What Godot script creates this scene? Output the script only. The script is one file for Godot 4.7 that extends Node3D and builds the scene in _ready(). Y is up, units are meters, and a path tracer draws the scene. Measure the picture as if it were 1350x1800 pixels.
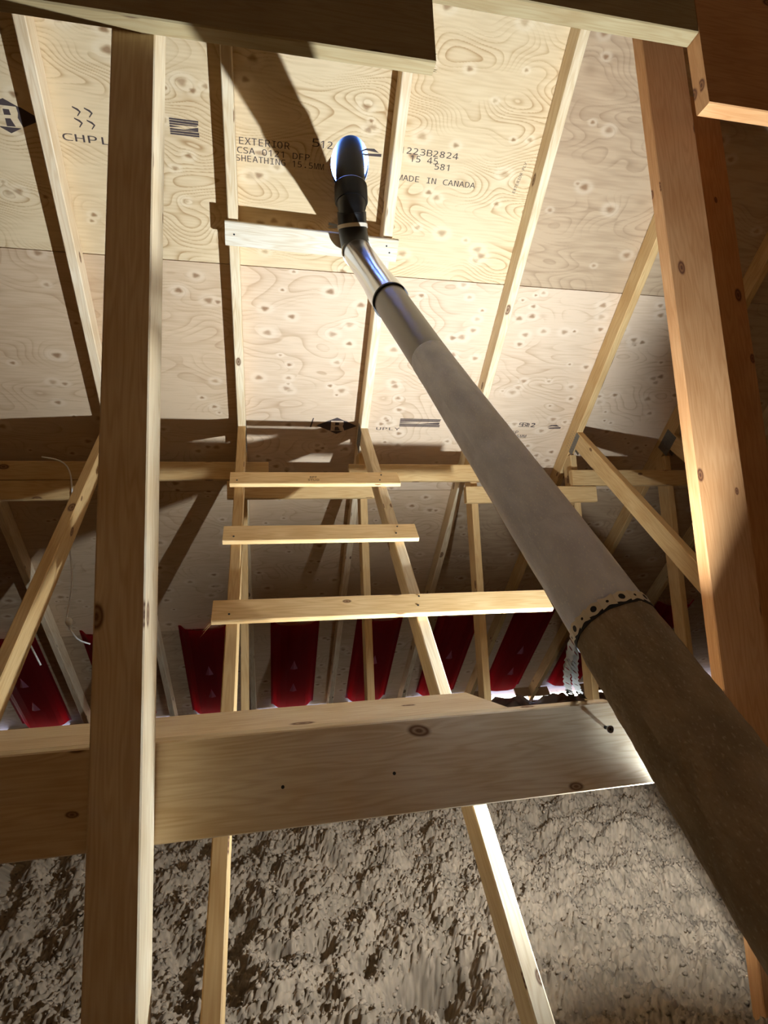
extends Node3D
# An attic seen from inside: roof trusses, plywood sheathing, a vent pipe, steps nailed across two truss webs.
# Lengths in metres. x runs along the eave, -z towards the eave, H lifts the eye-level origin above the ceiling below.
const H := 1.45
const PITCH := 0.6981317            # 40 degrees
const CA := 0.7660444
const SA := 0.6427876
const BOT := 2.44                   # distance from the eye to the plane of the rafters' lower edges
const DECK := 2.53                  # ... to the plane of the sheathing
const LAMP := Vector3(0.96, -0.505, -1.246)
const HOLE_X := 0.338
const HOLE_S := 2.555
var rng := RandomNumberGenerator.new()
var M := {}
var used := {}
var wall_eave: Node3D

func _ready():
	rng.seed = 77
	# ---------------------------------------------------------------- camera, sky, exposure, lamp
	var cam := Camera3D.new()
	cam.name = "camera"
	cam.transform = Transform3D(Basis.from_euler(Vector3(deg_to_rad(8.44), deg_to_rad(-11.92), deg_to_rad(-2.49))), P(0, 0, 0))
	cam.fov = 83.974
	cam.near = 0.02
	cam.far = 200.0
	add_child(cam)
	cam.current = true
	var we := WorldEnvironment.new()
	we.name = "world_environment"
	var env := Environment.new()
	var sm := ProceduralSkyMaterial.new()
	sm.sky_top_color = Color(0.42, 0.58, 0.95)
	sm.sky_horizon_color = Color(0.78, 0.86, 1.0)
	sm.ground_horizon_color = Color(0.85, 0.85, 0.85)
	sm.ground_bottom_color = Color(0.75, 0.73, 0.70)
	sm.sky_energy_multiplier = 6.0
	sm.ground_energy_multiplier = 3.0
	var sky := Sky.new()
	sky.sky_material = sm
	env.background_mode = Environment.BG_SKY
	env.sky = sky
	env.tonemap_mode = Environment.TONE_MAPPER_LINEAR
	env.tonemap_exposure = 1.0
	env.sdfgi_enabled = true
	env.ssao_enabled = true
	env.ssil_enabled = true
	we.environment = env
	add_child(we)
	var lamp := OmniLight3D.new()
	lamp.name = "lantern_light"
	lamp.position = P(LAMP.x, LAMP.y, LAMP.z)
	lamp.light_color = Color(0.90, 0.95, 1.0)
	lamp.light_energy = 2.9
	lamp.light_size = 0.012
	lamp.omni_range = 14.0
	lamp.omni_attenuation = 2.0
	lamp.shadow_enabled = true
	add_child(lamp)
	var beam := SpotLight3D.new()
	beam.name = "lantern_beam"
	beam.transform = Transform3D(Basis.looking_at(Vector3(-0.5, 2.3, -0.50), Vector3(1, 0, 0)), P(LAMP.x, LAMP.y, LAMP.z))
	beam.light_color = Color(0.90, 0.95, 1.0)
	beam.light_energy = 6.4
	beam.light_size = 0.012
	beam.spot_angle = 56.0
	beam.spot_angle_attenuation = 1.0
	beam.spot_range = 14.0
	beam.spot_attenuation = 2.0
	beam.shadow_enabled = true
	add_child(beam)
	var fill_lamp := AreaLight3D.new()  # added fill light for the dark timber fronts, from behind the camera
	fill_lamp.name = "added_fill_light"
	fill_lamp.transform = Transform3D(Basis(Vector3.RIGHT, -PI / 2 + PI).rotated(Vector3.RIGHT, 0.0), P(0.3, -1.02, 1.55))
	fill_lamp.look_at_from_position(P(0.3, -1.02, 1.55), P(0.3, 2.0, 1.0), Vector3.RIGHT)
	fill_lamp.area_size = Vector2(0.5, 0.6)
	fill_lamp.light_color = Color(1.0, 0.77, 0.52)
	fill_lamp.light_energy = 0.65
	fill_lamp.area_range = 14.0
	fill_lamp.shadow_enabled = true
	add_child(fill_lamp)
	# ---------------------------------------------------------------- materials
	make_materials()
	# ---------------------------------------------------------------- setting
	build_roof()
	build_shell()
	build_insulation()
	# ---------------------------------------------------------------- timber
	build_trusses()
	build_members()
	build_steps()
	# ---------------------------------------------------------------- pipe and small things
	build_pipe()
	build_eave()
	build_wires()
	build_lantern()
	build_fill_hatch()

# ==================================================================== helpers
func P(x: float, y: float, z: float) -> Vector3:
	return Vector3(x, y + H, z)

func roof_point(x: float, s: float, d: float) -> Vector3:
	# a point s metres down the slope (measured along it) on the plane d metres from the eye
	var z := -s * CA
	return P(x, (d + z * SA) / CA, z)

func numbered(called: String) -> String:
	var n: int = used.get(called, 0)
	used[called] = n + 1
	return called if n == 0 else "%s_%03d" % [called, n]

func thing(called: String, label: String, category: String, at: Vector3, group := "") -> Node3D:
	var o := Node3D.new()
	o.name = numbered(called)
	o.position = at
	add_child(o)
	tag(o, label, category, group)
	return o

func tag(o: Node, label: String, category: String, group := "", kind := ""):
	if label != "": o.set_meta("label", label)
	if category != "": o.set_meta("category", category)
	if group != "": o.set_meta("group", group)
	if kind != "": o.set_meta("kind", kind)

func put(called: String, mesh: Mesh, mat: Material, parent: Node, xf := Transform3D()) -> MeshInstance3D:
	# xf is in world space; the parent must sit at the top level or hang from one that is not turned
	var o := MeshInstance3D.new()
	o.mesh = mesh
	o.material_override = mat
	if parent == self:
		o.name = numbered(called)
		add_child(o)
		o.transform = xf
	else:
		o.name = called
		parent.add_child(o, true)
		o.transform = world_of(parent).affine_inverse() * xf
	return o

func world_of(n: Node) -> Transform3D:
	var t := Transform3D()
	while n is Node3D and n != self:
		t = (n as Node3D).transform * t
		n = n.get_parent()
	return t

func begin() -> SurfaceTool:
	var st := SurfaceTool.new()
	st.begin(Mesh.PRIMITIVE_TRIANGLES)
	return st

func tri(st: SurfaceTool, a: Vector3, b: Vector3, c: Vector3, n: Vector3, ua := Vector2(), ub := Vector2(), uc := Vector2()):
	st.set_normal(n)
	if (b - a).cross(c - a).dot(n) > 0.0:
		st.set_uv(ua); st.add_vertex(a)
		st.set_uv(uc); st.add_vertex(c)
		st.set_uv(ub); st.add_vertex(b)
	else:
		st.set_uv(ua); st.add_vertex(a)
		st.set_uv(ub); st.add_vertex(b)
		st.set_uv(uc); st.add_vertex(c)

func quad(st: SurfaceTool, a: Vector3, b: Vector3, c: Vector3, d: Vector3, n: Vector3, ua := Vector2(), ub := Vector2(), uc := Vector2(), ud := Vector2()):
	tri(st, a, b, c, n, ua, ub, uc)
	tri(st, a, c, d, n, ua, uc, ud)

func quad_smooth(st: SurfaceTool, p: Array, n: Array, u: Array):
	# four corners in order, each with its own normal
	var order := [0, 1, 2, 0, 2, 3]
	if (p[1] - p[0]).cross(p[2] - p[0]).dot(n[0] + n[1] + n[2]) > 0.0:
		order = [0, 2, 1, 0, 3, 2]
	for i in order:
		st.set_normal(n[i]); st.set_uv(u[i]); st.add_vertex(p[i])

func timber_mesh(l: float, w: float, t: float, e := 0.003, cut0 := 0.0, cut1 := 0.0) -> ArrayMesh:
	# a length of sawn timber along x, w along y, t along z, with eased edges; cut0 and cut1 skew its ends (metres over the width)
	var st := begin()
	var hw := w / 2; var ht := t / 2
	var ring := [Vector2(-hw + e, -ht), Vector2(hw - e, -ht), Vector2(hw, -ht + e), Vector2(hw, ht - e), Vector2(hw - e, ht), Vector2(-hw + e, ht), Vector2(-hw, ht - e), Vector2(-hw, -ht + e)]
	var u0 := rng.randf()
	var vs := [rng.randf() * 0.4, rng.randf() * 0.8, rng.randf() * 0.4, rng.randf() * 0.8]
	var n := ring.size()
	var bow := rng.randf_range(-1, 1) * 0.0012 * minf(l, 3.0)
	var segs := 4 if l > 1.0 else 1
	for i in n:
		var a: Vector2 = ring[i]; var b: Vector2 = ring[(i + 1) % n]
		var nn := Vector3(0, b.y - a.y, -(b.x - a.x)).normalized()
		var face: float = vs[int(i / 2.0)]
		var va := face; var vb := face + (b - a).length() / 0.36
		for k in segs:
			var f0 := float(k) / segs; var f1 := float(k + 1) / segs
			var pts := []
			for q in [[f0, a], [f1, a], [f1, b], [f0, b]]:
				var f: float = q[0]; var c: Vector2 = q[1]
				var x0 := -l / 2 + cut0 * c.x / w; var x1 := l / 2 + cut1 * c.x / w
				var sag := bow * 4.0 * f * (1.0 - f)
				pts.append(Vector3(lerpf(x0, x1, f), c.x + sag * 0.4, c.y + sag))
			quad(st, pts[0], pts[1], pts[2], pts[3], nn, Vector2(u0 + f0 * l / 1.6, va), Vector2(u0 + f1 * l / 1.6, va), Vector2(u0 + f1 * l / 1.6, vb), Vector2(u0 + f0 * l / 1.6, vb))
	for s in [-1, 1]:
		var c3 := []
		for r in ring:
			var cut := cut0 if s < 0 else cut1
			c3.append(Vector3(s * l / 2 + cut * r.x / w, r.x, r.y))
		for i in range(1, n - 1):
			var fu := func(p): return Vector2(p.y * 0.8, p.z / 0.36)
			tri(st, c3[0], c3[i], c3[i + 1], Vector3(s, 0, 0), fu.call(c3[0]), fu.call(c3[i]), fu.call(c3[i + 1]))
	return st.commit()

func frame(a: Vector3, b: Vector3, wdir: Vector3) -> Transform3D:
	var d := (b - a).normalized()
	var tdir := d.cross(wdir).normalized()
	return Transform3D(Basis(d, tdir.cross(d).normalized(), tdir), (a + b) / 2)

func timber(called: String, parent: Node, a: Vector3, b: Vector3, w: float, t: float, wdir: Vector3, mat: Material, cut0 := 0.0, cut1 := 0.0) -> MeshInstance3D:
	return put(called, timber_mesh(a.distance_to(b), w, t, 0.003, cut0, cut1), mat, parent, frame(a, b, wdir))

func box_between(called: String, parent: Node, lo: Vector3, hi: Vector3, mat: Material) -> MeshInstance3D:
	# a piece of timber filling a world-aligned box, grain along x or y
	var c := (lo + hi) / 2; var s := hi - lo
	if s.y > s.x:
		return put(called, timber_mesh(s.y, s.x, s.z), mat, parent, Transform3D(Basis(Vector3.UP, Vector3.LEFT, Vector3.BACK), c))
	return put(called, timber_mesh(s.x, s.y, s.z), mat, parent, Transform3D(Basis(), c))

func tube_mesh(path: Array, radii: Array, sides: int, caps := true, uscale := 1.0, rough := 0.0, dents: FastNoiseLite = null) -> ArrayMesh:
	# a swept tube with one radius per point of its path
	var st := begin()
	var rings := []; var norms := []
	var side := Vector3.RIGHT
	var dist := 0.0
	var ds := []
	for i in path.size():
		var d: Vector3 = (path[mini(i + 1, path.size() - 1)] - path[maxi(i - 1, 0)]).normalized()
		if i == 0:
			side = d.cross(Vector3(0.31, 0.2, 0.93)).normalized()
		else:
			dist += path[i].distance_to(path[i - 1])
		side = (side - d * side.dot(d)).normalized()
		var up := d.cross(side)
		var r := []; var nn := []
		var slope := 0.0
		if i > 0 and i < path.size() - 1:
			slope = (radii[i + 1] - radii[i - 1]) / maxf(path[i + 1].distance_to(path[i - 1]), 1e-5)
		for k in sides:
			var an := TAU * k / sides
			var o := side * cos(an) + up * sin(an)
			var rad: float = radii[i]
			if rough > 0.0:
				var q: Vector3 = path[i] + o * rad
				rad += rough * dents.get_noise_3d(q.x * 100, q.y * 100, q.z * 100)
			r.append(path[i] + o * rad)
			nn.append((o - d * clampf(slope, -2.0, 2.0)).normalized())
		rings.append(r); norms.append(nn); ds.append(dist)
	if rough > 0.0:
		for i in range(1, rings.size() - 1):
			for k in sides:
				var du: Vector3 = rings[i + 1][k] - rings[i - 1][k]
				var dv: Vector3 = rings[i][(k + 1) % sides] - rings[i][(k + sides - 1) % sides]
				var g := du.cross(dv).normalized()
				norms[i][k] = g if g.dot(norms[i][k]) > 0 else -g
	for i in path.size() - 1:
		for k in sides:
			var j := (k + 1) % sides
			quad_smooth(st, [rings[i][k], rings[i + 1][k], rings[i + 1][j], rings[i][j]], [norms[i][k], norms[i + 1][k], norms[i + 1][j], norms[i][j]],
				[Vector2(ds[i] * uscale, float(k) / sides), Vector2(ds[i + 1] * uscale, float(k) / sides), Vector2(ds[i + 1] * uscale, float(k + 1) / sides), Vector2(ds[i] * uscale, float(k + 1) / sides)])
	if caps:
		for e in [0, path.size() - 1]:
			var d: Vector3 = (path[0] - path[1]).normalized() if e == 0 else (path[-1] - path[-2]).normalized()
			for k in sides:
				tri(st, path[e], rings[e][k], rings[e][(k + 1) % sides], d)
	return st.commit()

func ring_mesh(c: Vector3, d: Vector3, r_in: float, r_out: float, h: float, sides := 40) -> ArrayMesh:
	# a band of rectangular section round the axis d
	var st := begin()
	var side := d.cross(Vector3(0.31, 0.2, 0.93)).normalized()
	var up := d.cross(side)
	for k in sides:
		var o0 := side * cos(TAU * k / sides) + up * sin(TAU * k / sides)
		var o1 := side * cos(TAU * (k + 1) / sides) + up * sin(TAU * (k + 1) / sides)
		var q := d * h / 2
		quad_smooth(st, [c + o0 * r_out - q, c + o0 * r_out + q, c + o1 * r_out + q, c + o1 * r_out - q], [o0, o0, o1, o1], [Vector2(), Vector2(), Vector2(), Vector2()])
		quad_smooth(st, [c + o0 * r_in - q, c + o0 * r_in + q, c + o1 * r_in + q, c + o1 * r_in - q], [-o0, -o0, -o1, -o1], [Vector2(), Vector2(), Vector2(), Vector2()])
		for s in [-1, 1]:
			quad(st, c + o0 * r_in + q * s, c + o0 * r_out + q * s, c + o1 * r_out + q * s, c + o1 * r_in + q * s, d * s)
	return st.commit()

# ==================================================================== materials
func std(color: Color, rough := 0.8, metal := 0.0) -> StandardMaterial3D:
	var m := StandardMaterial3D.new()
	m.albedo_color = color
	m.roughness = rough
	m.metallic = metal
	return m

func tinted(src: StandardMaterial3D, c: Color) -> StandardMaterial3D:
	var m: StandardMaterial3D = src.duplicate()
	m.albedo_color = c
	return m

func noise(sd: int, freq: float, oct := 1, kind := FastNoiseLite.TYPE_SIMPLEX_SMOOTH) -> FastNoiseLite:
	var n := FastNoiseLite.new()
	n.seed = sd
	n.frequency = freq
	n.noise_type = kind
	n.fractal_type = FastNoiseLite.FRACTAL_FBM if oct > 1 else FastNoiseLite.FRACTAL_NONE
	n.fractal_octaves = oct
	return n

func lumber_texture(sd: int) -> ImageTexture:
	# long grain, wrapping along its length; 1.6 m x 0.36 m
	var w := 1024; var h := 256
	var img := Image.create(w, h, false, Image.FORMAT_RGB8)
	var na := noise(sd, 1.0); var nb := noise(sd + 1, 1.0, 2); var nc := noise(sd + 2, 1.0)
	var r := RandomNumberGenerator.new(); r.seed = sd
	var knots := []
	for i in 9: knots.append([r.randf() * w, r.randf() * h, r.randf_range(4, 9)])
	var warp := PackedFloat32Array(); warp.resize(w * h)
	var dark := PackedFloat32Array(); dark.resize(w * h)
	for k in knots:
		var kr: float = k[2]
		for y in range(maxi(0, int(k[1] - kr * 5)), mini(h, int(k[1] + kr * 5))):
			for x in range(int(k[0] - kr * 9), int(k[0] + kr * 9)):
				var dx: float = (x - k[0]) / 1.7; var dy: float = y - k[1]
				var q := sqrt(dx * dx + dy * dy) / kr
				var i := y * w + posmod(x, w)
				warp[i] += signf(dy) * exp(-q * q * 0.16) * kr * 0.9
				if q < 1.5: dark[i] = maxf(dark[i], clampf((1.35 - q) * 2.0, 0, 1) * (0.75 + 0.25 * sin(q * 9.0)))
	var pale := Color(0.93, 0.86, 0.72); var late := Color(0.79, 0.66, 0.47); var knot := Color(0.36, 0.22, 0.12)
	for y in h:
		for x in w:
			var an := TAU * x / w
			var ca := cos(an); var sa := sin(an)
			var v := (y + warp[y * w + x]) * 0.0014 * 256.0 / h
			var g := nb.get_noise_3d(ca * 0.5, sa * 0.5, v * 26.0) * 0.5 + 0.5
			var fine := na.get_noise_3d(ca * 3.0, sa * 3.0, v * 330.0)
			var lines := pow(absf(sin((g * 5.0 + v * 9.0) * PI)), 3.0)
			var t := clampf(0.22 + 0.40 * lines * (0.5 + 0.5 * g) + fine * 0.16 + nc.get_noise_3d(ca * 1.2, sa * 1.2, v * 6.0) * 0.22, 0, 1)
			img.set_pixel(x, y, pale.lerp(late, t).lerp(knot, dark[y * w + x] * 0.85))
	img.generate_mipmaps()
	return ImageTexture.create_from_image(img)

func ply_texture(sd: int, density: float, contrast: float, knots_n: int, tone: Color, late: Color, smear: float) -> ImageTexture:
	# rotary-cut softwood veneer, one sheet of 2.44 m x 1.22 m: contour-like grain that bends round its knots
	var w := 1280; var h := 640
	var img := Image.create(w, h, false, Image.FORMAT_RGB8)
	var na := noise(sd, 1.0, 2); var nb := noise(sd + 1, 1.0); var nc := noise(sd + 2, 1.0, 2); var nd := noise(sd + 3, 1.0)
	var r := RandomNumberGenerator.new(); r.seed = sd
	var bump := PackedFloat32Array(); bump.resize(w * h)
	var dark := PackedFloat32Array(); dark.resize(w * h)
	var halo := PackedFloat32Array(); halo.resize(w * h)
	var cols := 8
	for i in knots_n:
		# the same branches come round again with every turn of the log: knots fall in loose columns
		var kx := (fmod(i, cols) + 0.5) / cols * w + r.randf_range(-52, 52)
		var ky := r.randf() * h
		var kr := r.randf_range(2.2, 6.0)
		var amp := r.randf_range(-1.0, 1.0) * 0.9
		var kd := r.randf_range(0.25, 0.8)
		for y in range(maxi(0, int(ky - kr * 9)), mini(h, int(ky + kr * 9))):
			for x in range(maxi(0, int(kx - kr * 12)), mini(w, int(kx + kr * 12))):
				var dx := (x - kx) / 1.5; var dy := y - ky
				var q := sqrt(dx * dx + dy * dy) / kr
				var at := y * w + x
				bump[at] += amp * exp(-q * q * 0.12)
				if q < 1.6: dark[at] = maxf(dark[at], kd * clampf((1.25 - q * (0.95 + 0.14 * sin(atan2(dy, dx) * 3.0 + i))) * 1.3, 0, 1))
				halo[at] = maxf(halo[at], exp(-(q - 2.0) * (q - 2.0) * 1.2))
	var knot := Color(0.42, 0.27, 0.15)
	var light := tone.lerp(Color(1, 0.97, 0.9), 0.35)
	for y in h:
		for x in w:
			var at := y * w + x
			var fx := x * 2.44 / w; var fy := y * 1.22 / h
			var hgt := na.get_noise_2d(fx * 1.6, fy * 3.6) * density + fy * density * 2.0 + bump[at]
			var l := hgt * 2.2
			var f := l - floorf(l)
			var line := pow(f, 5.0) * (1.0 - smoothstep(0.93, 1.0, f))
			var strength := clampf(0.55 + nb.get_noise_2d(fx * 1.9, fy * 5.0) * 1.1, 0, 1)
			var fine := nd.get_noise_2d(fx * 7.0, fy * 95.0) * 0.5 + nc.get_noise_2d(fx * 3.0, fy * 22.0) * smear
			var c := tone.lerp(late, clampf(line * contrast * strength + fine * 0.20 + 0.06 + 0.10 * nb.get_noise_2d(fx * 0.9 + 40.0, fy * 1.2), 0, 1))
			c = c.lerp(light, halo[at] * 0.45).lerp(knot, dark[at] * 0.75)
			img.set_pixel(x, y, c)
	img.generate_mipmaps()
	return ImageTexture.create_from_image(img)

func dust_texture(sd: int, a: Color, b: Color, speck: Color) -> ImageTexture:
	var w := 512; var h := 512
	var img := Image.create(w, h, false, Image.FORMAT_RGB8)
	var n1 := noise(sd, 0.012, 4); var n2 := noise(sd + 1, 0.18, 2)
	for y in h:
		for x in w:
			var t := clampf(0.5 + n1.get_noise_2d(x, y) * 0.9, 0, 1)
			var c := a.lerp(b, t)
			var s := n2.get_noise_2d(x, y)
			if s > 0.42: c = c.lerp(speck, clampf((s - 0.42) * 5.0, 0, 0.8))
			img.set_pixel(x, y, c)
	img.generate_mipmaps()
	return ImageTexture.create_from_image(img)

func bump_texture(sd: int, freq: float) -> NoiseTexture2D:
	var t := NoiseTexture2D.new()
	t.width = 512; t.height = 512
	t.seamless = true
	t.noise = noise(sd, freq, 4)
	return t

func make_materials():
	var la := lumber_texture(5); var lb := lumber_texture(23)
	var wood := std(Color(1, 1, 1), 0.75)
	wood.albedo_texture = la
	M.wood = wood
	var wood2: StandardMaterial3D = wood.duplicate()
	wood2.albedo_texture = lb
	M.wood_b = wood2
	M.wood_pale = tinted(wood2, Color(1.06, 1.06, 1.08))
	M.wood_warm_lit = tinted(wood, Color(1.04, 0.96, 0.82))  # warm bounce light on the steps is put into this tint
	M.wood_white = tinted(wood, Color(0.98, 1.02, 1.10))
	M.wood_tan = tinted(wood, Color(0.90, 0.82, 0.68))
	M.wood_old = tinted(wood2, Color(0.66, 0.64, 0.56))
	M.wood_red = tinted(wood2, Color(0.86, 0.70, 0.56))
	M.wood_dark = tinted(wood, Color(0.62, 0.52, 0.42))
	var tex := [
		ply_texture(11, 4.2, 0.95, 130, Color(0.875, 0.78, 0.615), Color(0.63, 0.48, 0.30), 0.25),
		ply_texture(31, 2.2, 0.55, 170, Color(0.86, 0.76, 0.635), Color(0.64, 0.50, 0.36), 0.35),
		ply_texture(57, 2.8, 0.45, 60, Color(0.74, 0.635, 0.50), Color(0.50, 0.39, 0.28), 1.0),
		ply_texture(83, 2.4, 0.45, 95, Color(0.82, 0.71, 0.57), Color(0.60, 0.46, 0.32), 0.5)]
	for i in 4:
		var m := std(Color(1, 1, 1), 0.8)
		m.albedo_texture = tex[i]
		M["ply%d" % i] = m
	M.felt = std(Color(0.05, 0.05, 0.055), 0.95)
	M.ink = std(Color(0.29, 0.24, 0.23), 0.9)
	M.abs = std(Color(0.035, 0.035, 0.04), 0.42)
	M.rubber = std(Color(0.02, 0.02, 0.022), 0.6)
	M.steel = std(Color(0.80, 0.81, 0.84), 0.24, 1.0)
	M.galv = std(Color(0.70, 0.71, 0.73), 0.40, 1.0)
	M.strap = std(Color(0.90, 0.86, 0.78), 0.5, 0.1)
	M.dusty_steel = std(Color(0.52, 0.50, 0.49), 0.42, 0.75)
	var j := std(Color(1, 1, 1), 0.5, 0.1)
	j.albedo_texture = dust_texture(3, Color(0.84, 0.85, 0.91), Color(0.92, 0.93, 0.98), Color(0.97, 0.97, 0.98))
	j.heightmap_enabled = true
	j.heightmap_texture = bump_texture(19, 0.035)
	j.heightmap_scale = 0.06
	M.jacket = j
	var j2 := std(Color(1, 1, 1), 0.9)
	j2.albedo_texture = dust_texture(9, Color(0.54, 0.48, 0.40), Color(0.66, 0.59, 0.50), Color(0.72, 0.66, 0.57))
	j2.heightmap_enabled = true
	j2.heightmap_texture = bump_texture(14, 0.05)
	j2.heightmap_scale = 0.25
	M.jacket_dusty = j2
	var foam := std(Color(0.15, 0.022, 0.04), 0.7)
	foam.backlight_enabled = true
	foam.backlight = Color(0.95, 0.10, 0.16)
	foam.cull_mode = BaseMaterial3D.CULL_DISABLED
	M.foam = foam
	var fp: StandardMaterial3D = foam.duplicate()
	fp.albedo_color = Color(0.62, 0.42, 0.48)  # same foam, paler so the dimples look lit by the lamp
	M.foam_lit = fp
	var ins := std(Color(1, 1, 1), 1.0)
	ins.vertex_color_use_as_albedo = true
	M.ins = ins
	M.cable = std(Color(0.95, 0.94, 0.92), 0.5)
	M.nail = std(Color(0.75, 0.75, 0.76), 0.3, 1.0)
	M.plate = std(Color(0.50, 0.49, 0.46), 0.45, 0.8)
	M.drywall = std(Color(0.72, 0.70, 0.66), 0.9)

# ==================================================================== roof
func slab(x0: float, x1: float, s0: float, s1: float, thick: float, gap: float, hole: bool) -> ArrayMesh:
	# a sheet in its own axes: x along the eave, y up the slope (0 at s1), z towards the room; face at z = 0
	var st := begin()
	var a := Vector2(x0 + gap, s0 + gap); var b := Vector2(x1 - gap, s1 - gap)
	var uv := func(p: Vector2): return Vector2((p.x - x0) / 2.4384, (p.y - s0) / 1.2192)
	var at := func(p: Vector2, z: float): return Vector3(p.x - x0, s1 - p.y, z)
	var rect := func(p: Vector2, q: Vector2):
		for f in [0, 1]:
			var z: float = -thick * f
			quad(st, at.call(p, z), at.call(Vector2(q.x, p.y), z), at.call(q, z), at.call(Vector2(p.x, q.y), z), Vector3(0, 0, 1 - 2 * f), uv.call(p), uv.call(Vector2(q.x, p.y)), uv.call(q), uv.call(Vector2(p.x, q.y)))
	if not hole:
		rect.call(a, b)
	else:
		var c := Vector2(HOLE_X, HOLE_S); var e := Vector2(0.074, 0.098); var k := 0.16
		rect.call(a, Vector2(c.x - k, b.y)); rect.call(Vector2(c.x + k, a.y), b)
		rect.call(Vector2(c.x - k, a.y), Vector2(c.x + k, c.y - k)); rect.call(Vector2(c.x - k, c.y + k), Vector2(c.x + k, b.y))
		var n := 64
		for i in n:
			var pr := []
			for t in [i, i + 1]:
				var an: float = TAU * t / n
				var d := Vector2(cos(an), sin(an))
				pr.append(c + d * e)
				pr.append(c + d * (k / maxf(absf(d.x), absf(d.y))))
			for f in [0, 1]:
				var z: float = -thick * f
				quad(st, at.call(pr[0], z), at.call(pr[1], z), at.call(pr[3], z), at.call(pr[2], z), Vector3(0, 0, 1 - 2 * f), uv.call(pr[0]), uv.call(pr[1]), uv.call(pr[3]), uv.call(pr[2]))
			var inn: Vector3 = at.call(c, 0.0) - at.call(pr[0], 0.0)
			quad(st, at.call(pr[0], 0), at.call(pr[0], -thick), at.call(pr[2], -thick), at.call(pr[2], 0), inn.normalized())
	for e2 in [[a, Vector2(b.x, a.y), Vector3.UP], [Vector2(a.x, b.y), b, Vector3.DOWN], [a, Vector2(a.x, b.y), Vector3.LEFT], [Vector2(b.x, a.y), b, Vector3.RIGHT]]:
		quad(st, at.call(e2[0], 0), at.call(e2[1], 0), at.call(e2[1], -thick), at.call(e2[0], -thick), e2[2], uv.call(e2[0]), uv.call(e2[1]), uv.call(e2[1]), uv.call(e2[0]))
	return st.commit()

func deck_frame(x: float, s: float, d: float) -> Transform3D:
	return Transform3D(Basis(Vector3(1, 0, 0), Vector3(0, SA, CA), Vector3(0, -CA, SA)), roof_point(x, s, d))

func stamp_text(panel: Node, txt: String, x: float, s: float, height: float, width: float, turn := 0.0):
	# printed lettering: x, s is its lower left corner on the sheathing
	var t := TextMesh.new()
	t.text = txt
	var f := SystemFont.new()
	f.font_names = PackedStringArray(["Droid Sans Mono"])
	t.font = f
	t.font_size = 32
	t.pixel_size = 0.001
	t.depth = 0.001
	t.curve_step = 2.0
	t.horizontal_alignment = HORIZONTAL_ALIGNMENT_LEFT
	t.vertical_alignment = VERTICAL_ALIGNMENT_BOTTOM
	var o := put("printed_lettering", t, M.ink, panel, Transform3D())
	var bb := t.get_aabb()
	var sx := width / maxf(bb.size.x, 1e-4); var sy := height / maxf(bb.size.y, 1e-4)
	var fr := deck_frame(x, s, DECK - 0.0004)
	fr.basis = fr.basis * Basis(Vector3(0, 0, 1), turn)
	o.transform = world_of(panel).affine_inverse() * fr * Transform3D(Basis.from_scale(Vector3(sx, sy, 0.3)), Vector3(-bb.position.x * sx, -bb.position.y * sy, 0))

func stamp_shape(panel: Node, called: String, polys: Array, x: float, s: float):
	# flat ink shapes; points in metres from x, s (x right, y up the slope)
	var st := begin()
	for poly in polys:
		var pv := PackedVector2Array(poly)
		var ix := Geometry2D.triangulate_polygon(pv)
		for i in range(0, ix.size(), 3):
			tri(st, Vector3(pv[ix[i]].x, pv[ix[i]].y, 0), Vector3(pv[ix[i + 1]].x, pv[ix[i + 1]].y, 0), Vector3(pv[ix[i + 2]].x, pv[ix[i + 2]].y, 0), Vector3(0, 0, 1))
	put(called, st.commit(), M.ink, panel, deck_frame(x, s, DECK - 0.0004))

func bars(panel: Node, x: float, s: float, w: float, h: float):
	# a rectangle of ink with a pale Z-like sweep left out
	var p := []
	var q := func(a: float, b: float, c: float, d: float, l: float, r: float): p.append([Vector2(l * w, a * h), Vector2(l * w, b * h), Vector2(r * w, d * h), Vector2(r * w, c * h)])
	q.call(0.90, 1.0, 0.89, 0.99, 0.0, 1.0)
	q.call(0.74, 0.87, 0.72, 0.86, 0.0, 0.99)
	q.call(0.60, 0.71, 0.64, 0.69, 0.0, 0.95)
	q.call(0.44, 0.57, 0.50, 0.50, 0.0, 0.42)
	q.call(0.40, 0.40, 0.36, 0.58, 0.50, 0.98)
	q.call(0.27, 0.38, 0.31, 0.36, 0.0, 0.97)
	q.call(0.13, 0.24, 0.13, 0.27, 0.0, 1.0)
	q.call(0.0, 0.10, 0.0, 0.10, 0.0, 1.0)
	stamp_shape(panel, "printed_emblem", p, x, s)

func diamond(panel: Node, x: float, s: float, w: float, h: float):
	# a lozenge of ink with the letter R left out of it: built from the ink that is there
	var L := func(px, py): return Vector2(px * w, py * h)
	var p := []
	p.append([L.call(0.0, 0.5), L.call(0.30, 0.80), L.call(0.36, 0.80), L.call(0.36, 0.20), L.call(0.30, 0.22)])          # left of the stem
	p.append([L.call(0.30, 0.80), L.call(0.5, 1.0), L.call(0.70, 0.80)])                                                # above
	p.append([L.call(0.46, 0.70), L.call(0.55, 0.70), L.call(0.56, 0.54), L.call(0.46, 0.53)])                          # eye of the R
	p.append([L.call(0.46, 0.43), L.call(0.54, 0.44), L.call(0.59, 0.21), L.call(0.46, 0.20)])                          # between its legs
	p.append([L.call(0.66, 0.80), L.call(0.72, 0.80), L.call(1.0, 0.5), L.call(0.70, 0.21), L.call(0.65, 0.48), L.call(0.67, 0.62)])
	p.append([L.call(0.33, 0.18), L.call(0.67, 0.18), L.call(0.5, 0.0)])                                                 # below
	stamp_shape(panel, "printed_emblem", p, x, s)

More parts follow.
